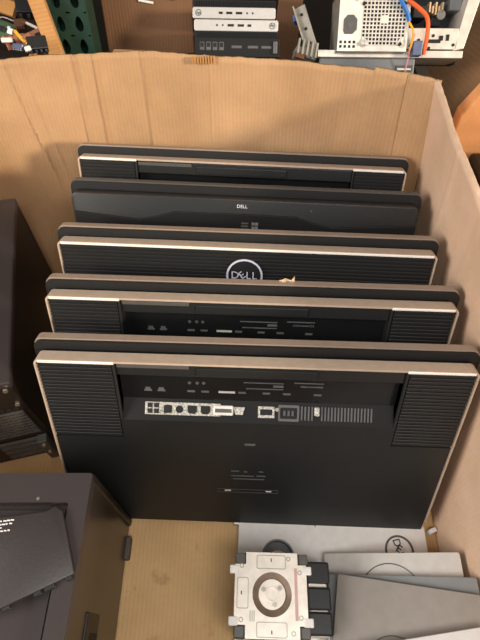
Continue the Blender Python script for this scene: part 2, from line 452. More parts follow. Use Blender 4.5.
def text_logo(parent, cx, cz, r, y, m, ringonly_top=False, size=None):
    mb = MB(); mb.ring(circ(cx, cz, r, 40), circ(cx, cz, r * .9, 40), .0014, y=y - .0014)
    o = mb.build('logo_ring', m, parent, True)
    t = MB(); s = size or r * .62
    text_bm(t, 'D', s, T(cx - .52 * r, y - .0008, cz) @ FACE); text_bm(t, 'L', s, T(cx + .22 * r, y - .0008, cz) @ FACE)
    text_bm(t, 'L', s, T(cx + .55 * r, y - .0008, cz) @ FACE)
    text_bm(t, 'E', s, T(cx - .13 * r, y - .0008, cz + .01 * r) @ FACE @ Matrix.Rotation(R(38), 4, 'Z'))
    t.build('logo_lettering', m, o)
    return o
# full-width ribs and a round logo
m3 = base_monitor('monitor', 'middle black monitor of the row, ribbed all across with a round chrome logo', 'monitor', 'flat black monitors standing in a row in the box')
band(m3)
mb = MB(); mb.box(-W2 + .0035, W2 - .0035, .001, .022, .006, .19, .001, 1); mb.box(-W2 + .0035, W2 - .0035, .0065, .022, .19, H - .0055)
mb.build('back_cover', M['black'], m3)
bright_edge(m3, -W2 + .006, W2 - .006)
ribs(m3, -W2 + .005, W2 - .005, .195, H - .0065)
LX, LZ = .000, H - .052
MB().poly(circ(LX, LZ, .031, 40), .003, T(0, -.001, 0)).build('logo_disc', M['black'], m3)
text_logo(m3, LX, LZ, .032, -.0012, M['logo'])
put(m3, (-.3215, .5888), (.3395, .5538)); m3.scale = (1.013,) * 3

# sculpted monitor without silver band
m2 = base_monitor('monitor', 'second farthest black monitor, plain sculpted back without silver edge, small grey stickers', 'monitor', 'flat black monitors standing in a row in the box')
for ch in m2.children:
    if ch.name.startswith('screen_frame'): ch.data.materials[0] = M['grey_edge']
mb = MB(); mb.poly(rrect(-W2, W2, .007, H, .012), .022, T(0, .002, 0), .002); mb.build('back_cover', M['black'], m2, True)
# raised centre with sweeping shoulders
pts = [(-W2 + .004, H - .035), (-.20, H - .046), (-.17, H - .040), (-.13, H - .028), (0, H - .027), (.10, H - .028), (.14, H - .040), (.17, H - .046), (W2 - .004, H - .035), (W2 - .004, .02), (-W2 + .004, .02)]
MB().poly(pts, .004, T(0, -.001, 0), .0012).build('raised_back', M['black_matte'], m2)
MB().poly([(-.235, H - .098), (-.21, H - .112), (-.185, H - .118), (-.21, H - .108)], .001, T(0, -.0015, 0)).build('sculpted_crease', M['grey_edge'], m2)
t = MB(); text_bm(t, 'DELL', .009, T(-.001, .0008, H - .0125) @ FACE); t.build('lettering', M['print_white'], m2, label='small pale maker lettering')
st = MB()
for a in range(2):
    for b in range(3): st.box(.018 + a * .0065, .0238 + a * .0065, -.0014, -.0008, H - .064 + b * .008, H - .058 + b * .008)
st.build('square_sticker', M['sticker'], m2)
st = MB()
for b in range(4): st.box(-.002, .012, -.0014, -.0008, H - .064 + b * .006, H - .061 + b * .006)
st.build('text_sticker', M['grey_edge'], m2)
for x in (.128,): MB().cyl((x, .001, H - .016), (x, .004, H - .016), .0018, seg=10).build('screw', M['screw'], m2)
put(m2, (-.3235, .716), (.3341, .6721)); m2.scale = (1.01,) * 3

# torn scrap of label between two monitors
bm = bmesh.new(); G = []
for i in range(9):
    G.append([bm.verts.new((i * .0042, .004 * math.sin(i * 1.3 + j), j * .006 + .0035 * math.sin(i * .9) + .003 * i * .35)) for j in range(4)])
for i in range(8):
    for j in range(3): bm.faces.new((G[i][j], G[i + 1][j], G[i + 1][j + 1], G[i][j + 1]))
mb = MB(); mb.bm.free(); mb.bm = bm
sc = mb.build('paper_scrap', M['paper'], None, True); md = sc.modifiers.new('t', 'SOLIDIFY'); md.thickness = .0006
sc.location = at(279, 286, .795); sc.scale = (.75, .8, .6); sc.rotation_euler = (R(-20), 0, 0)
tag(sc, 'torn cream and orange paper scrap caught beside the round logo', 'paper')

# ------------------------------------------------------------------ near tower with a tray on top
tw = thing('desktop_tower', 'purple-black computer tower in the near left corner with a recessed top', 'computer', (-.305, -.026, .0006))
X1, Y1, ZT = .097, .232, .308
xa = -.10
mb = MB()
mb.box(xa, X1 - .004, -.26, Y1 - .008, .006, ZT - .018, .003)
mb.build('case', M['tower_side'], tw)
# top shell: frame around a recess
tp = MB()
rx0, rx1, ry0, ry1 = xa + .02, X1 - .026, -.24, Y1 - .040
tp.ring(rrect(xa - .003, X1, -.262, Y1, .004), rrect(rx0, rx1, ry0, ry1, .004), .02, Matrix.Translation((0, 0, ZT)) @ Matrix.Rotation(R(-90), 4, 'X'))
tp.build('top_frame', M['tower_top'], tw)
rr = MB(); rr.box(rx0 + .001, rx1 - .007, ry0 + .001, ry1 - .006, ZT - .019, ZT - .015, .001); rr.build('tray', M['tower_top'], tw)
MB().box(xa, X1 + .001, Y1 - .012, Y1 + .001, .012, ZT - .006, .003).build('front_bezel', M['tower_dark'], tw)
slf = MB().box(X1 - .006, X1 - .0015, .005, .07, .145, .213, .002).build('side_latch_frame', M['tower_dark'], tw)
MB().box(X1 - .006, X1 - .0008, .012, .046, .150, .19, .001).build('side_latch', M['port_dark'], slf)
for x in (xa + .01, X1 - .012):
    for y in (-.25, Y1 - .05):
        MB().box(x - .012, x + .016, y - .02, y + .02, 0, .018, .003).build('foot', M['rubber'], tw)
MB().cyl((.028, Y1 - .035, ZT - .001), (.028, Y1 - .035, ZT + .0008), .0022, seg=10).build('screw', M['screw'], tw)

# loose cover lying on the tray
cv = thing('loose_cover', 'loose charcoal plastic cover lying skewed on the near tower', 'cover', (0, 0, 0))
P = [Vector((-.238, .154)), Vector((-.2075, .079)), Vector((-.30, .036)), Vector((-.385, .02)), Vector((-.385, .137)), Vector((-.26, .153)), Vector((-.249, .160))]
mb = MB(); t = bmesh.new()
vs = [t.verts.new((p.x, p.y, .3095)) for p in P]; f = t.faces.new(vs)
ex = bmesh.ops.extrude_face_region(t, geom=[f]); bmesh.ops.translate(t, vec=(0, 0, .006), verts=[e for e in ex['geom'] if isinstance(e, bmesh.types.BMVert)])
bmesh.ops.recalc_face_normals(t, faces=t.faces)
bmesh.ops.bevel(t, geom=t.edges[:], offset=.0018, segments=2, affect='EDGES', profile=.5)
mb._merge(t); mb.build('cover_plate', M['cover'], cv, True)
dirv = (P[2] - P[1]).normalized(); nrm = Vector((dirv.y, -dirv.x)) * (1 if Vector((dirv.y, -dirv.x)).y < 0 else -1)
for k, (u, w) in enumerate(((.008, .009), (.032, .014), (.047, .010), (.085, .01))):
    c = P[1] + dirv * u + nrm * .0015
    MB().box(-w / 2, w / 2, -.004, .003, .3092, .3132, .001, 1, T(c.x, c.y, 0) @ Matrix.Rotation(math.atan2(dirv.y, dirv.x), 4, 'Z')).build('clip', M['black'], cv)
mb = MB()
for k, (x0, x1) in enumerate(((-.342, -.299), (-.342, -.3), (-.346, -.312), (-.342, -.3))):
    n = 9
    for q in range(n):
        a = x0 + (x1 - x0) * q / n
        y = .139 - k * .0042 + (a + .32) * .13
        mb.box(a, a + (x1 - x0) / n * (.55 + .4 * random.random()), y, y + .0017, .3154, .3158)
mb.build('printed_notice', M['print_white'], cv, label='small white print')

# ------------------------------------------------------------------ farther left tower
yaw = math.atan2(.111, .454)      # length direction turned from +y toward -x
lt = thing('desktop_tower', 'dark tall computer tower by the left wall, vented back plate facing out', 'computer', (-.367, .347, .0006), (0, 0, yaw))
TL, TW, TH = .455, .18, .30
MB().box(-TW + .001, -.001, .006, TL - .012, .008, TH - .004, .003).build('case', M['tower_dark'], lt)
MB().box(-TW, 0, .004, TL - .006, TH - .016, TH, .004).build('top_panel', M['tower_top'], lt)
MB().box(-TW, .0005, TL - .014, TL, .008, TH + .001, .005).build('front_bezel', M['tower_top'], lt)
bk = MB(); bk.box(-TW + .002, -.001, .001, .008, .008, TH - .014); bk.build('back_plate', M['tower_dark'], lt)
for x, z in ((-.012, .286), (-.012, .235)): MB().cyl((x, -.002, z), (x, .002, z), .004, seg=12).build('screw', M['screw'], lt)
g = MB()
for k in range(9): g.box(-.10, -.012, -.0015, .002, .205 - k * .011, .2095 - k * .011)
for k in range(7): g.box(-.10 + k * .0145, -.0985 + k * .0145, -.0015, .002, .115, .21)
g.build('vent_grille', M['steel_mid'] if False else M['grey_edge'], lt)
h = MB()
for k in range(8): h.cyl((-.1 + k * .0115, -.0018, .222), (-.1 + k * .0115, .0005, .222), .0045, seg=6)
h.build('honeycomb_vent', M['port_dark'], lt)
for k in range(4):
    z = .09 - k * .02
    MB().box(-.10, -.022, -.004, .001, z - .006, z + .006, .001, 1).build('slot_cover', M['grey_edge'], lt)
sbk = MB().box(-.026, -.008, -.016, .002, .012, .10, .002).build('slot_bracket', M['grey_edge'], lt)
for z in (.085, .05): MB().cyl((-.017, -.019, z), (-.017, -.015, z), .004, seg=10).build('bracket_screw', M['screw'], sbk)
for y in (.03, TL - .04):
    for x in (-TW + .02, -.02): MB().box(x - .012, x + .012, y - .015, y + .015, 0, .01, .002).build('foot', M['rubber'], lt)

# ------------------------------------------------------------------ stands at the lower right
yawp = R(-2.3)
pa = thing('monitor_stand', 'wide silver monitor stand flat on the box bottom with cable hole and round logo', 'monitor stand', (.17, .092, 0), (0, 0, yawp))
XY = Matrix.Rotation(R(-90), 4, 'X')              # outline x,z -> x,y (flat), depth down
hx, hy, hr = -.102, .045, .030
mb = MB()
# plate with a round hole
n = 40; hole = circ(hx, hy, hr, n)
def sq_pts(cx, cy, x0, x1, y0, y1, n):
    out = []
    for k in range(n):
        a = 2 * math.pi * k / n; dx, dy = math.cos(a), math.sin(a)
        t = min((((x1 if dx > 0 else x0) - cx) / dx) if abs(dx) > 1e-9 else 1e9, (((y1 if dy > 0 else y0) - cy) / dy) if abs(dy) > 1e-9 else 1e9)
        out.append((cx + dx * t, cy + dy * t))
    return out
mb.ring(sq_pts(hx, hy, -.176, -.03, -.115, .108, n), hole, .016, Matrix.Translation((0, 0, .018)) @ XY)
mb.bm.verts.ensure_lookup_table()
mb.box(-.0305, .174, -.115, .108, .002, .018)
mb.build('plate', M['silver'], pa)
MB().ring(circ(hx, hy, hr, n), circ(hx, hy, hr - .003, n), .017, Matrix.Translation((0, 0, .0188)) @ XY).build('hole_rim', M['greyplate'], pa, True)
MB().cyl((hx, hy, .001), (hx, hy, .004), hr - .003, seg=40).build('hole_floor', M['greyplate'], pa)
MB().cyl((hx, hy - .006, .003), (hx, hy - .006, .016), .021, .017, seg=32).build('hole_post', M['silver2'], pa, True)
MB().cyl((-.172, .101, .012), (-.186, .101, .012), .0045, seg=12).build('hinge_pin', M['steel_mid'], pa)
mb = MB(); flat = Matrix.Translation((.122, .064, .0192)) @ XY
mb.ring(circ(0, 0, .0265, 40), circ(0, 0, .0228, 40), .0012, flat); plr = mb.build('logo_ring', M['grey_edge'], pa, True)
t = MB()
for s, x, a in (('D', -.0135, 0), ('E', -.003, 38), ('L', .007, 0), ('L', .015, 0)):
    text_bm(t, s, .0195, Matrix.Translation((.122, .064, .0192)) @ Matrix.Rotation(R(-75), 4, 'Z') @ T(x, 0, 0) @ Matrix.Rotation(R(a), 4, 'Z'))
t.build('logo_lettering', M['port_dark'], plr)

# mount head with dark arm
hd = thing('mount_head', 'square zinc mounting head with round hinge, lying on the silver panel', 'monitor mount', (.049, .070, .0185), (0, 0, R(-1.5)))
hz = .1315
S = .0575
MB().box(-S, S, -S, S, .02, hz - .006, .004).build('body', M['black'], hd)
pl = MB()
c = .017
pts = [(-S + c, S), (S - c, S), (S - c, S - c), (S - .004, S - c), (S - .004, -S + c), (S - c, -S + c), (S - c, -S), (-S + c, -S), (-S + c, -S + c), (-S, -S + c), (-S, S - c), (-S + c, S - c)]
big = circ(0, 0, .034, 36)
# outline sampled by angle around a hole for the dish
def cross_r(a):
    dx, dy = math.cos(a), math.sin(a); best = 1e9
    for i in range(len(pts)):
        (x1, y1), (x2, y2) = pts[i], pts[(i + 1) % len(pts)]
        ex, ey = x2 - x1, y2 - y1; den = dx * ey - dy * ex
        if abs(den) < 1e-9: continue
        tt = (x1 * ey - y1 * ex) / den; uu = (x1 * dy - y1 * dx) / den
        if tt > 0 and -1e-6 <= uu <= 1 + 1e-6: best = min(best, tt)
    return best
angs = sorted(set([2 * math.pi * k / 64 for k in range(64)] + [math.atan2(y, x) % (2 * math.pi) for x, y in pts]))
out = [(cross_r(a) * math.cos(a), cross_r(a) * math.sin(a)) for a in angs]
inn = [(.030 * math.cos(a), .030 * math.sin(a)) for a in angs]
pl.ring(out, inn, .006, Matrix.Translation((0, 0, hz)) @ XY)
pl.build('mount_plate', M['steel'], hd)
di = MB(); a1 = [(.030 * math.cos(a), .030 * math.sin(a)) for a in angs]
t = bmesh.new()
R0 = [t.verts.new((x, y, hz - .0002)) for x, y in a1]; R1 = [t.verts.new((x * .66, y * .66, hz - .005)) for x, y in a1]
for i in range(len(angs)): t.faces.new((R0[i], R0[(i + 1) % len(angs)], R1[(i + 1) % len(angs)], R1[i]))
di._merge(t); di.build('dish', M['dish'], hd, True, label='brown stained ring of the hinge')
hb = MB(); hb.cyl((0, 0, hz - .009), (0, 0, hz - .002), .0205, seg=36); hb.ring(circ(0, 0, .0105, 30), circ(0, 0, .0085, 30), .002, Matrix.Translation((0, 0, hz)) @ XY)
hb.build('hinge_disc', M['steel'], hd, True)
for a in (35, 155, 285):
    x, y = .0145 * math.cos(R(a)), .0145 * math.sin(R(a))
    MB().cyl((x, y, hz - .003), (x, y, hz + .0005), .0035, seg=6).build('screw', M['screw'], hd)
for x in (-S - .004, S - .006):
    for y in (-.036, .033):
        MB().box(x - .004, x + .010, y - .006, y + .006, hz - .009, hz + .001, .0015).build('tab', M['offwhite'], hd)
tr = MB()
for x0, x1, y0, y1 in ((-.024, .022, .034, .054), (-.024, .022, -.056, -.036), (-.054, -.036, -.02, .022)):
    o_, i_ = rrect(x0, x1, y0, y1, .003), rrect(x0 + .0012, x1 - .0012, y0 + .0012, y1 - .0012, .0025)
    tr.ring(o_, i_, .0006, Matrix.Translation((0, 0, hz + .0006)) @ XY)
tr.build('embossed_outline', M['steel_mid'], hd)
sl = MB()
for x, y in ((-.001, .047), (-.001, -.049), (-.047, .001)): sl.box(x - .0014, x + .0014, y - .0032, y + .0032, hz - .001, hz + .0004, .001, 1)
sl.build('key_slot', M['port_dark'], hd)
for x, y in ((.026, .049), (-.047, .038), (-.047, -.034), (.031, -.05), (.043, -.03), (.043, .03)): MB().ring(circ(x, y, .0035, 14), circ(x, y, .002, 14), .0006, Matrix.Translation((0, 0, hz + .0006)) @ XY).build('rivet', M['steel_mid'], hd)
sk = MB(); sk.box(.0345, .039, -.034, .036, hz, hz + .0005); sk.build('label_strip', M['strip'], hd, label='narrow faded pink label strip')
ft = MB()
for k in range(3): ft.box(-.034 + k * .003, -.0325 + k * .003, -.036, -.022, hz, hz + .0004)
ft.build('fine_print', M['steel_mid'], hd)
for sx in (-1, 1):
    for sy in (-1, 1):
        a, b = (S - .0155) * sx, (S - .001) * sx; c_, d_ = (S - .0155) * sy, (S - .001) * sy
        MB().box(min(a, b), max(a, b), min(c_, d_), max(c_, d_), hz - .008, hz - .003, .001).build('corner_block', M['grey_edge'], hd)
for y in (.038, .0005, -.034):
    MB().box(S - .002, S + .040, y - .0165, y + .0155, .018, .082, .003).build('hinge_block', M['black'], hd)
MB().box(S - .004, S + .036, -.052, .055, .012, .072, .002).build('hinge_core', M['steel'], hd, label='bright metal core between the dark hinge blocks')
MB().box(-.03, .05, -.03, .03, 0, .022, .003).build('neck', M['black'], hd)

# base plates leaning up against the right wall
TILT = 22.0
def base_plate(label, loc, yaw_, m, w, dep, arc=None, th=.009, tilt=TILT):
    r = thing('monitor_stand', label, 'monitor stand', loc, (0, R(-tilt), R(yaw_)), 'monitor stand bases leaning on the right wall')
    mb = MB(); mb.poly(rrect(0, w, -dep, 0, .0035), th, XY, .0012); mb.build('base_plate', m, r, True)
    if arc:
        ax, ay, ar = arc
        MB().ring(circ(ax, ay, ar, 56), circ(ax, ay, ar - .0016, 56), .001, Matrix.Translation((0, 0, .0009)) @ XY).build('swivel_ring', M['grey_edge'], r, True)
    return r
base_plate('silver stand base with a dark half circle line, lowest and farthest of the leaning bases', (.151, .143, .042), -3, M['silver2'], .225, .16, (.110, -.068, .052))
base_plate('charcoal grey stand base between the silver one and the brownish one', (.150, .107, .069), -4, M['greyplate'], .232, .16)
base_plate('brownish grey stand base with a faint circle, angled on the charcoal one', (.163, .105, .090), -11, M['brownplate'], .215, .16, (.095, -.118, .046))
base_plate('pale silver stand base at the bottom edge, topmost of the leaning bases', (.150, .000, .130), 8, M['paleplate'], .203, .15, (.11, -.07, .05), tilt=18.5)
MB_ = MB().box(-.006, .006, -.004, .004, 0, .02, .001)
cl = MB_.build('plastic_clip', M['offwhite']); cl.location = (.362, .185, .0005); cl.rotation_euler = (0, R(12), R(20))
tag(cl, 'tiny white plastic clip on the box bottom beside the round logo', 'clip')

# ------------------------------------------------------------------ behind the box
E_ = 50.0
rk = thing('pallet_rack', 'dark green perforated steel rack post behind the tan box, at left', 'rack', (0, 1.3, 0))
DZ = .333
MB().box(-.85, .455, -.30, .75, DZ - .03, DZ).build('deck', M['tower_dark'], rk)
for x in (-.82, .42):
    MB().box(x - .03, x + .03, .5, .56, -.008, DZ - .03).build('leg', M['green'], rk)
    MB().box(x - .03, x + .03, -.28, -.22, -.008, DZ - .03).build('leg', M['green'], rk)
# upright with teardrop holes, facing the box
def teardrop(cx, cz, r, n=24):
    o = []
    for k in range(n):
        a = 2 * math.pi * k / n; rr = r * (1.0 if math.sin(a) < 0.2 else 1.0 + .45 * max(0, math.sin(a)) ** 6)
        o.append((cx + .72 * rr * math.cos(a), cz + rr * math.sin(a)))
    return o
def upright(x0, x1, z0, z1, pitch, y):
    mb = MB(); cw = (x1 - x0) / 2; k = 0; z = z0
    while z < z1 - 1e-6:
        for c_ in range(2):
            cx, cz = x0 + cw * (c_ + .5), z + pitch / 2
            mb.ring(sq_pts(cx, cz, x0 + cw * c_, x0 + cw * (c_ + 1), z, z + pitch, 24), teardrop(cx, cz - .002, .0125), .003, y=y)
        z += pitch
    mb.box(x0 - .003, x0, y, y + .06, z0, z1); mb.box(x1, x1 + .003, y, y + .06, z0, z1)
    mb.box(x0, x1, y + .055, y + .058, z0, z1)
    return mb
upr = upright(-.080, 0, 0, .36, .045, 0).build('upright', M['green'], rk)
upr.location = (-.333, -.19, DZ); upr.rotation_euler = (R(-8), 0, R(0))

# cardboard corner post
cp = MB().box(-.016, .016, -.01, .014, 0, .34, .003).build('corner_post', M['card_post'])
cp.location = (-.393, 1.075, DZ + .005); cp.rotation_euler = (R(-10), R(-6), R(10))
tag(cp, 'narrow orange-tan cardboard post left of the green rack post', 'cardboard post')

# brown carton
bx = thing('carton', 'dull brown closed carton between green rack post and the small computers', 'box', (-.215, 1.20, DZ + .058), (R(-14), 0, R(0)))
MB().box(-.105, .105, 0, .22, 0, .34, .004).build('carton_body', M['card_brown'], bx)
MB().box(-.104, .05, -.004, 0.0, .118, .128, .001, mtx=Matrix.Rotation(R(7), 4, 'Y')).build('tape_strip', M['rust'], bx)
MB().box(-.035, .0, -.005, -.002, .105, .110, .001, mtx=Matrix.Rotation(R(9), 4, 'Y')).build('torn_tape', M['offwhite'], bx, label='pale sliver of peeled tape')
cd = MB().box(-.05, .05, -.01, .02, 0, .115, .003).build('cardboard_block', M['card_sheet']); cd.location = (-.235, 1.085, DZ + .001); cd.rotation_euler = (0, 0, R(-5))
tag(cd, 'small brown cardboard piece below the carton, right of the green post', 'cardboard')

# three small desktop computers stacked, fronts tipped up
def mini(label, px, py, d, front):
    o = thing('mini_computer', label, 'computer', at(px, py, d), (R(-36), 0, R(-2)), 'stack of small desktop computers behind the box')
    w, h, dep = .0885, .0175, .17
    MB().box(-w, w, .004, dep, -h, h, .003).build('case', M['black'], o)
    if front:
        s = 1 if front == 'up' else -1           # which half is silver
        zs = sorted((.004 * s, -s * h * .98)); zg = sorted((s * h * .98, .004 * s))
        MB().poly(rrect(-w, w, zs[0], zs[1], .004), .006, None, .001).build('front_strip', M['mini_silver'], o)
        g = MB(); g.poly(rrect(-w, w, zg[0], zg[1], .003), .004, T(0, .002, 0))
        for k in range(34):
            x = -w + .006 + k * .0051
            g.box(x, x + .0022, .0, .004, zg[0] + .002, zg[1] - .002)
        g.build('front_grille', M['black_matte'], o)
        zc = (zs[0] + zs[1]) / 2
        p = MB()
        for x, ww in ((-.028, .004), (-.010, .0065), (.011, .0065)): p.box(x * s - ww, x * s + ww, -.0008, .002, zc - .0022, zc + .0022)
        for x in (.028, .040): p.poly(circ(x * s, zc, .0018, 12), .002, T(0, -.0008, 0))
        p.build('front_ports', M['port_dark'], o)
        lx = -.076 * s
        lgm = MB(); lgm.ring(circ(lx, zc, .0062, 28), circ(lx, zc, .0052, 28), .001, y=-.001)
        text_bm(lgm, 'hp', .0085, T(lx, -.0006, zc) @ FACE @ Matrix.Rotation(R(0 if s > 0 else 180), 4, 'Z'), shear=.25)
        lgm.build('logo', M['grey_edge'], o)
    else:
        MB().box(-w, w, 0, .006, -h, h, .001).build('rear_plate', M['black_matte'], o)
        for k in range(4):
            rp = MB().box(-.078 + k * .0135, -.068 + k * .0135, -.001, .003, -.006, .010, .001, 1).build('rear_port', M['print'] if k else M['grey_edge'], o)
            MB().box(-.0765 + k * .0135, -.0695 + k * .0135, -.0016, .003, .0, .008).build('port_well', M['port_dark'], rp)
        for x0 in (-.012, .022, .05): MB().box(x0, x0 + .022, -.001, .003, -.002, .004, .001, 1).build('rear_port', M['grey_edge'], o)
        MB().box(.075, .084, -.006, .003, -.012, .012, .002).build('lock_tab', M['grey_edge'], o)
    return o
mini('topmost small computer of the stack, silver strip along its lower half', 234, 9.5, 1.02, 'up')
mini('middle small computer of the stack, silver strip along its upper half', 236, 29, 1.01, 'down')
mini('bottom small computer of the stack, all black with rear sockets', 237, 47.5, 1.00, None)

# open desktop chassis
u = 1.0 / 480                       # metres per pixel of the working drawing, at one metre
ch = thing('desktop_chassis', 'opened grey desktop computer with perforated power supply and orange cable, behind the box', 'computer', at(380, 61.5, 1.02), (R(-36), 0, R(-1)))
def bx_(x0, x1, zt, zb, y0, y1, bev=.001):     # drawing frame: x to right from 380, z down from 60
    return ((x0 - 380) * u, (x1 - 380) * u, y0, y1, (60 - zb) * u * 1.1, (60 - zt) * u * 1.1, bev)
MB().box(*bx_(318, 416, 57, 84, .002, .13, .003)).build('front_bezel', M['chassis_grey'], ch)
dsl = MB().box(*bx_(396, 414, 63, 68, -.001, .004, .0005)).build('drive_slot', M['grey_edge'], ch)
MB().box(*bx_(398, 412, 65.5, 67, -.0016, .003, .0002)).build('slot_edge', M['paleplate'], dsl)
rim = MB()
rim.box(*bx_(316, 462, 51, 57, -.004, .10)); rim.build('bottom_rail', M['steel'], ch)
fr = MB(); fr.box(*bx_(402, 455, 33, 50, -.004, .0)); 
fr.build('side_rail', M['steel'], ch)
det = MB()
det.box(*bx_(424, 438, 42, 45, -.0055, -.003, .0003)); det.box(*bx_(436, 440, 39, 43, -.0055, -.003, .0003)); det.box(*bx_(443, 446, 38, 43, -.0055, -.003, .0003))
for x, z in ((416, 41), (430, 37), (427, 48), (451, 45), (408, 46)): det.poly(circ((x - 380) * u, (60 - z) * u, .003, 12), .003, T(0, -.0055, 0))
det.build('rail_slot', M['port_dark'], ch)
er = MB(); er.poly([((452 - 380) * u, (60 - 50) * u), ((462 - 380) * u, (60 - 48) * u), ((474 - 380) * u, (60 + 6) * u), ((462 - 380) * u, (60 + 6) * u)], .10, T(0, -.004, 0), .001)
er.build('end_rail', M['steel'], ch)
cav = MB(); cav.box(*bx_(335, 470, -12, 57, .075, .10)); cav.build('chassis_floor', M['cavity'], ch)
for k, (x, z, w, hh, dd, mm) in enumerate(((412, 12, 14, 10, .05, 'cavity'), (432, 20, 10, 8, .04, 'cavity'), (448, 6, 12, 10, .05, 'chassis_grey'), (420, 28, 40, 5, .03, 'grey_edge'), (396, -4, 16, 8, .04, 'cavity'))):
    MB().box(*bx_(x, x + w, z, z + hh, .076 - dd, .08, .002)).build('inner_component', M[mm], ch)
MB().cyl(((441 - 380) * u, .03, (60 - 15) * u), ((441 - 380) * u, .05, (60 - 15) * u), .009, seg=20).build('coin_cell', M['steel_mid'], ch)
for k in range(5):
    MB().box(*bx_(428 + k * 3.2, 429.6 + k * 3.2, 9 + (k % 2) * 3, 17 + (k % 3), .03, .05, .0003)).build('connector_pin', M['paper'], ch)
# power supply
psu = MB()
X0, X1_, Z0, Z1 = (333 - 380) * u, (401 - 380) * u, (60 - 54) * u * 1.1, (60 - 6) * u * 1.1
mtxp = Matrix.Translation((0, 0, 0))
cols, rows = 12, 13
gx0, gx1, gz0, gz1 = (356 - 380) * u, (398 - 380) * u, (60 - 49) * u * 1.1, (60 - 9) * u * 1.1
bw = .0011
for k in range(cols + 1):
    x = gx0 + (gx1 - gx0) * k / cols; psu.box(x - bw, x + bw, -.030, -.0285, gz0, gz1)
for k in range(rows + 1):
    z = gz0 + (gz1 - gz0) * k / rows; psu.box(gx0, gx1, -.030, -.0285, z - bw, z + bw)
psu.box(X0, gx0, -.030, -.0285, Z0, Z1); psu.box(gx1, X1_, -.030, -.0285, Z0, Z1)
psu.box(gx0, gx1, -.030, -.0285, gz1, Z1); psu.box(gx0, gx1, -.030, -.0285, Z0, gz0)
for x, z in ((gx0 + .004, gz0 + .004), (gx1 - .004, gz0 + .004), (gx1 - .004, gz1 - .004), (gx0 + .003, gz1 - .003)): psu.cyl((x, -.030, z), (x, -.0285, z), .009, seg=16)
psu.box((gx0 + gx1) / 2 - .008, (gx0 + gx1) / 2 + .008, -.0302, -.0285, (gz0 + gz1) / 2 - .007, (gz0 + gz1) / 2 + .007)
psu.build('power_supply_face', M['steel'], ch)
MB().box(X0, X1_, -.028, -.022, Z0, Z1).build('power_supply_inside', M['port_dark'], ch)
MB().box(X0, X1_, -.027, .07, Z0, Z0 + .003).box(X0, X1_, -.027, .07, Z1 - .003, Z1).box(X0, X0 + .003, -.027, .07, Z0, Z1).box(X1_ - .003, X1_, -.027, .07, Z0, Z1).build('power_supply_case', M['steel_mid'], ch)
sx, sz = (344 - 380) * u, (60 - 31) * u
MB().poly([(sx - .010, sz - .016), (sx + .006, sz - .016), (sx + .014, sz - .008), (sx + .014, sz + .010), (sx + .006, sz + .018), (sx - .006, sz + .018), (sx - .013, sz + .010), (sx - .013, sz - .010)], .002, T(0, -.032, 0)).build('power_inlet', M['grey_edge'], ch)
MB().poly(circ(sx, sz, .006, 16), .001, T(0, -.033, 0)).build('inlet_middle', M['print'], ch)
for r_ in range(3):
    for k in range(4):
        za = Z0 + .006 + r_ * .008 if r_ < 2 else Z1 - .012
        MB().box(X0 + .004 + k * .009, X0 + .009 + k * .009, -.0305, -.029, za, za + .005).build('vent_hole', M['port_dark'], ch)
for x, z in ((354, 47), (356, 13), (394, 47), (394, 12), (349, 9)): MB().cyl(((x - 380) * u, -.033, (60 - z) * u), ((x - 380) * u, -.029, (60 - z) * u), .0035, seg=10).build('screw', M['port_dark'] if x in (356, 394) else M['steel_mid'], ch)
# upper white vented plate behind the supply
pv = MB(); pv.box(*bx_(331, 361, -6, 8, -.012, -.010, .0003)); pv.build('vented_plate', M['steel'], ch)
pv = MB()
for k in range(7):
    for q in range(2): pv.box(*bx_(338 + k * 3.2, 340 + k * 3.2, 2 + q * 3, 4 + q * 3, -.0126, -.010, .0001))
pv.build('plate_hole', M['port_dark'], ch)
# cables: part of the opened computer
def P3(x, z, y): return ((x - 380) * u, y, (60 - z) * u)
MB().tube([P3(374, 2, -.035), P3(384, 4, -.04), P3(391, 13, -.04), P3(397, 20, -.036), P3(401, 27, -.03)], .0042).build('blue_cable', M['blue'], ch, True, label='blue cable')
MB().tube([P3(398, 10, -.03), P3(408, 17, -.036), P3(417, 25, -.036), P3(420, 38, -.03), P3(420, 55, -.02)], .0042).build('orange_cable', M['orange'], ch, True, label='orange cable')
MB().tube([P3(400, 28, -.034), P3(405, 36, -.036), P3(406, 44, -.03), P3(405, 54, -.02)], .0022).build('yellow_cable', M['yellow'], ch, True, label='thin yellow wire')
MB().tube([P3(408, 38, -.03), P3(406, 50, -.025), P3(405, 66, -.014), P3(404, 74, -.01)], .0014).build('pink_cable', M['pinkw'], ch, True, label='thin pink wire')
MB().box(*bx_(408, 417, 45, 57, -.03, -.01, .002)).build('cable_plug', M['bluegrey'], ch)
MB().box(*bx_(402.5, 405.5, 71, 76, -.012, -.002, .001)).build('wire_end', M['port_dark'], ch)
# scrap pieces left of the supply
ab = thing('metal_bracket', 'slim grey metal bracket leaning beside the perforated power supply', 'metal part', at(313, 52, 1.01), (R(-E_), R(-28), 0))
MB().box(-.012, .012, 0, .006, 0, .098, .001).box(-.012, -.009, -.014, 0, 0, .098, .0005).build('strip', M['steel_mid'], ab)
for z in (.02, .05, .08): MB().cyl((0, -.002, z), (0, .003, z), .003, seg=10).build('hole', M['port_dark'], ab)
ab2 = thing('heat_sink', 'small stained metal block beneath the leaning grey bracket', 'metal part', at(307, 49, 1.00), (R(-E_), R(15), 0))
hs = MB(); hs.box(-.022, .022, 0, .03, -.016, .002, .001)
for k in range(5): hs.box(-.022 + k * .0098, -.018 + k * .0098, -.008, .0, -.016, .014, .0005)
hs.build('fins', M['steel_mid'], ab2)
MB().box(-.024, -.004, -.006, .0, -.024, -.012, .001).build('rusty_edge', M['rust'], ab2)
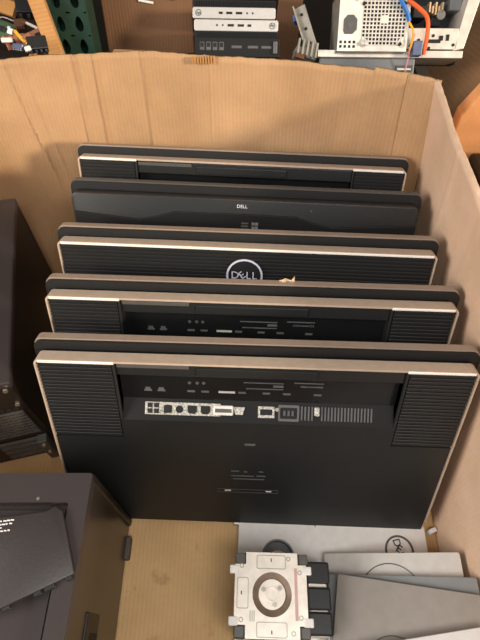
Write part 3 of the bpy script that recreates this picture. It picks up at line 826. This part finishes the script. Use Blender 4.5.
bp_ = thing('blue_connector', 'tiny blue plug above the leaning grey bracket', 'connector', at(296, 17, 1.03), (R(-E_), R(-20), 0))
MB().box(-.007, .007, 0, .02, -.007, .007, .002).build('plug_body', M['blue'], bp_)
MB().box(-.005, .005, -.004, 0.001, -.004, .004, .001).build('plug_face', M['bluegrey'], bp_)
bs = MB().box(-.03, .03, 0, .006, -.125, .12, .001).build('cardboard_divider', M['card_brown']); bs.location = at(290, 9, 1.17); bs.rotation_euler = (R(-E_ + 8), R(10), 0)
tag(bs, 'dark brown cardboard sheet between small computers and opened chassis', 'cardboard')

# big brown cardboard at the right
bs = thing('cardboard_sheet', 'tall brown cardboard sheet right of the opened grey computer', 'cardboard', (0, 0, 0))
mb = MB(); t = bmesh.new()
q = [at(424, 62, 1.30), at(454, 124, 1.06), Vector((.50, at(454, 124, 1.06).y, -.004)), Vector((at(540, 60, .95).x, at(540, 60, .95).y, -.004)), at(540, 60, .95), at(540, -50, 1.05), at(472, -30, 1.36)]
vs = [t.verts.new(p) for p in q]; f = t.faces.new(vs)
ex = bmesh.ops.extrude_face_region(t, geom=[f]); bmesh.ops.translate(t, vec=(.004, .008, -.002), verts=[e for e in ex['geom'] if isinstance(e, bmesh.types.BMVert)])
bmesh.ops.recalc_face_normals(t, faces=t.faces); mb._merge(t)
mb.build('board', M['card_sheet'], bs)
bd = MB().poly([(0, 0), (.21, 0), (.21, .66), (.03, .545), (.002, .488)], .03, None, .003).build('wooden_board', M['wood']); bd.location = (.400, .80, -.0075)
tag(bd, 'orange lit wooden board outside the right rim of the box', 'board')

ec = thing('equipment_case', 'black equipment case standing outside the right rim, below the orange board', 'case', (.52, .69, -.0075))
MB().box(-.085, .085, -.09, .085, .008, .43, .006).build('case_body', M['tower_dark'], ec)
MB().box(-.07, .07, -.092, -.088, .06, .40, .002).build('front_panel', M['black_matte'], ec)
for x in (-.06, .06):
    for y in (-.06, .06): MB().box(x - .012, x + .012, y - .012, y + .012, 0, .010, .002).build('foot', M['rubber'], ec)

# scrap pile at the upper left, in a carton
sb = thing('scrap_carton', 'open tan carton of electronic scrap at the upper left corner', 'box', (-.63, 1.10, DZ + .002))
MB().box(-.17, .17, -.085, -.08, 0, .135).build('front_panel', M['card_tan'], sb)
MB().box(-.17, .17, .27, .275, 0, .20).build('back_panel', M['card_brown'], sb)
MB().box(-.175, -.17, -.085, .275, 0, .15).build('side_panel', M['card_tan'], sb)
MB().box(.17, .175, -.085, .275, 0, .12).build('side_panel', M['card_tan'], sb)
MB().box(-.17, .17, -.08, .27, 0, .105).build('packed_filling', M['tower_dark'], sb)
fl = MB().box(-.08, .03, -.06, 0, 0, .004, .001, mtx=T(-.03, -.08, .13) @ Matrix.Rotation(R(35), 4, 'X') @ Matrix.Rotation(R(-8), 4, 'Y')); fl.build('flap', M['card_tan'], sb)

def scrap(name, label, cat, px, py, d, rot, build):
    o = thing(name, label, cat, at(px, py, d), tuple(R(a) for a in rot), 'electronic scrap in the upper left carton')
    build(o); return o
def b_board(w, h, m, chips):
    def f(o):
        MB().box(-w / 2, w / 2, -h / 2, h / 2, 0, .0018, .0004, 1).build('board', m, o)
        for x, y, s, hh, mm in chips: MB().box(x - s, x + s, y - s * .7, y + s * .7, .0016, hh, .0006, 1).build('chip', mm, o)
    return f
def b_cable(pts, r, m):
    def f(o):
        MB().tube(pts, r).build('cable', m, o, True); e = Vector(pts[-1])
        MB().box(e.x - .006, e.x + .006, e.y - .004, e.y + .004, e.z - .003, e.z + .003, .001).build('plug', M['offwhite'], o)
    return f
def b_block(w, h, t_, m, m2):
    def f(o):
        MB().box(-w / 2, w / 2, -h / 2, h / 2, 0, t_, .002).build('shell', m, o)
        for k in range(4): MB().box(-w / 2 + w * (k + .3) / 4, -w / 2 + w * (k + .7) / 4, -h / 2 - .0008, -h / 2 + .002, t_ * .25, t_ * .75, .0004, 1).build('contact', m2, o)
    return f
K = M['black']
scrap('circuit_board', 'pale brown circuit board under the yellow cable', 'circuit board', 17, 42, 1.05, (30, 8, 35), b_board(.05, .035, M['pcb'], ((-.01, 0, .006, .006, K), (.012, .004, .005, .005, M['offwhite']))))
scrap('circuit_board', 'reddish brown circuit board right of the yellow cable', 'circuit board', 34, 38, 1.05, (35, -12, 25), b_board(.055, .03, M['pcb'], ((.012, 0, .007, .005, K), (-.012, .003, .004, .004, M['steel_mid']))))
scrap('circuit_board', 'dull green circuit board at the far left rim', 'circuit board', 3, 30, 1.08, (30, 10, -20), b_board(.05, .04, M['pcb_green'], ((0, 0, .008, .006, K), (.014, .008, .004, .006, M['offwhite']))))
scrap('cable', 'bent yellow cable on top of the scrap', 'cable', 22, 38, 1.02, (40, 0, 0), b_cable([(-.014, .014, 0), (-.006, .004, .003), (.004, -.006, .003), (.014, -.010, 0)], .0035, M['yellow']))
scrap('connector', 'white square plug left of the yellow cable', 'connector', 12, 33, 1.03, (40, 10, -15), b_block(.012, .012, .01, M['offwhite'], K))
scrap('connector', 'white plug lying near the box rim', 'connector', 28, 50, 1.00, (40, 0, 35), b_block(.013, .010, .008, M['offwhite'], K))
scrap('metal_rod', 'pale metal rod slanting across the top of the scrap', 'rod', 40, 29, 1.05, (0, 0, 0), lambda o: (MB().cyl((-.03, .008, .01), (.026, -.004, -.012), .0032, seg=10).build('rod', M['steel'], o, True), MB().cyl((-.036, .009, .012), (-.03, .008, .01), .006, seg=10).build('rod_end', M['rust'], o, True)))
scrap('drive_cage', 'black drive cage at the right end of the scrap pile', 'metal part', 38, 47, 1.02, (35, 5, 20), b_block(.04, .028, .018, K, M['bluegrey']))
scrap('bracket', 'blue grey metal bracket in front of the black drive cage', 'metal part', 20, 48, 1.01, (40, -8, -30), b_block(.03, .012, .008, M['bluegrey'], M['offwhite']))
scrap('bracket', 'small pale bracket at the left end of the scrap pile', 'metal part', 7, 41, 1.03, (40, 12, 30), b_block(.024, .01, .006, M['offwhite'], M['pcb']))
scrap('heat_sink', 'copper brown block in the middle of the scrap pile', 'metal part', 21, 26, 1.08, (35, 0, 10), b_block(.022, .018, .014, M['rust'], M['pcb']))
scrap('carton_piece', 'tan carton scrap lying at the top left of the scrap', 'cardboard', 9, 9, 1.14, (40, 5, -25), lambda o: (MB().box(-.025, .025, -.016, .016, 0, .012, .001).build('board', M['card_tan'], o), MB().box(-.02, .02, -.014, .012, -.02, 0, .001).build('underside', K, o)))
scrap('adapter', 'black power adapter lying behind the pale metal rod', 'adapter', 33, 12, 1.12, (30, 8, 15), b_block(.07, .04, .025, K, M['grey_edge']))
scrap('cable', 'thin grey wire running left across the pile top', 'cable', 8, 20, 1.08, (40, 0, 0), b_cable([(-.03, .0, 0), (-.01, .004, .004), (.012, -.003, .004), (.03, -.008, 0)], .0015, M['steel_mid']))

# ------------------------------------------------------------------ light, camera
w = bpy.data.worlds.new('World'); bpy.context.scene.world = w; w.use_nodes = True
bg = w.node_tree.nodes['Background']; bg.inputs['Color'].default_value = (1.0, .93, .86, 1); bg.inputs['Strength'].default_value = .34
sun = bpy.data.lights.new('sun', 'SUN'); sun.energy = 3.6; sun.angle = R(7); sun.color = (1, .86, .66)
so = bpy.data.objects.new('sun', sun); C.objects.link(so)
so.rotation_euler = Vector((-1.0, .62, -.42)).to_track_quat('-Z', 'Y').to_euler()
ar = bpy.data.lights.new('overhead_fill', 'AREA'); ar.shape = 'RECTANGLE'; ar.size = .7; ar.size_y = .4; ar.energy = 12; ar.color = (1, .98, .95)  # added fill light above the camera, brightens the near stands; no real fixture
ao = bpy.data.objects.new('overhead_fill', ar); C.objects.link(ao); ao.location = (.2, -.35, 1.55)
ao.rotation_euler = (Vector((.2, .1, 0)) - Vector(ao.location)).to_track_quat('-Z', 'Y').to_euler()

al = bpy.data.lights.new('left_fill', 'AREA'); al.shape = 'RECTANGLE'; al.size = 1.4; al.size_y = 1.0; al.energy = 68; al.color = (1, .93, .86)  # unseen area light added at the left to lift the right panel
lo = bpy.data.objects.new('left_fill', al); C.objects.link(lo); lo.location = (-2.1, -.45, 1.55)
lo.rotation_euler = (Vector((.3, .3, .2)) - Vector(lo.location)).to_track_quat('-Z', 'Y').to_euler()

cam = bpy.data.cameras.new('Camera'); co = bpy.data.objects.new('Camera', cam); C.objects.link(co)
co.location = (0, 0, CAM_Z); co.rotation_euler = (R(90 - PITCH), 0, 0)
cam.sensor_fit = 'VERTICAL'; cam.sensor_height = 24; cam.lens = 18; cam.clip_start = .01
sc_ = bpy.context.scene; sc_.camera = co
vs_ = sc_.view_settings; vs_.view_transform = 'Standard'; vs_.look = 'None'; vs_.exposure = 0.0; vs_.gamma = 1; vs_.use_curve_mapping = False
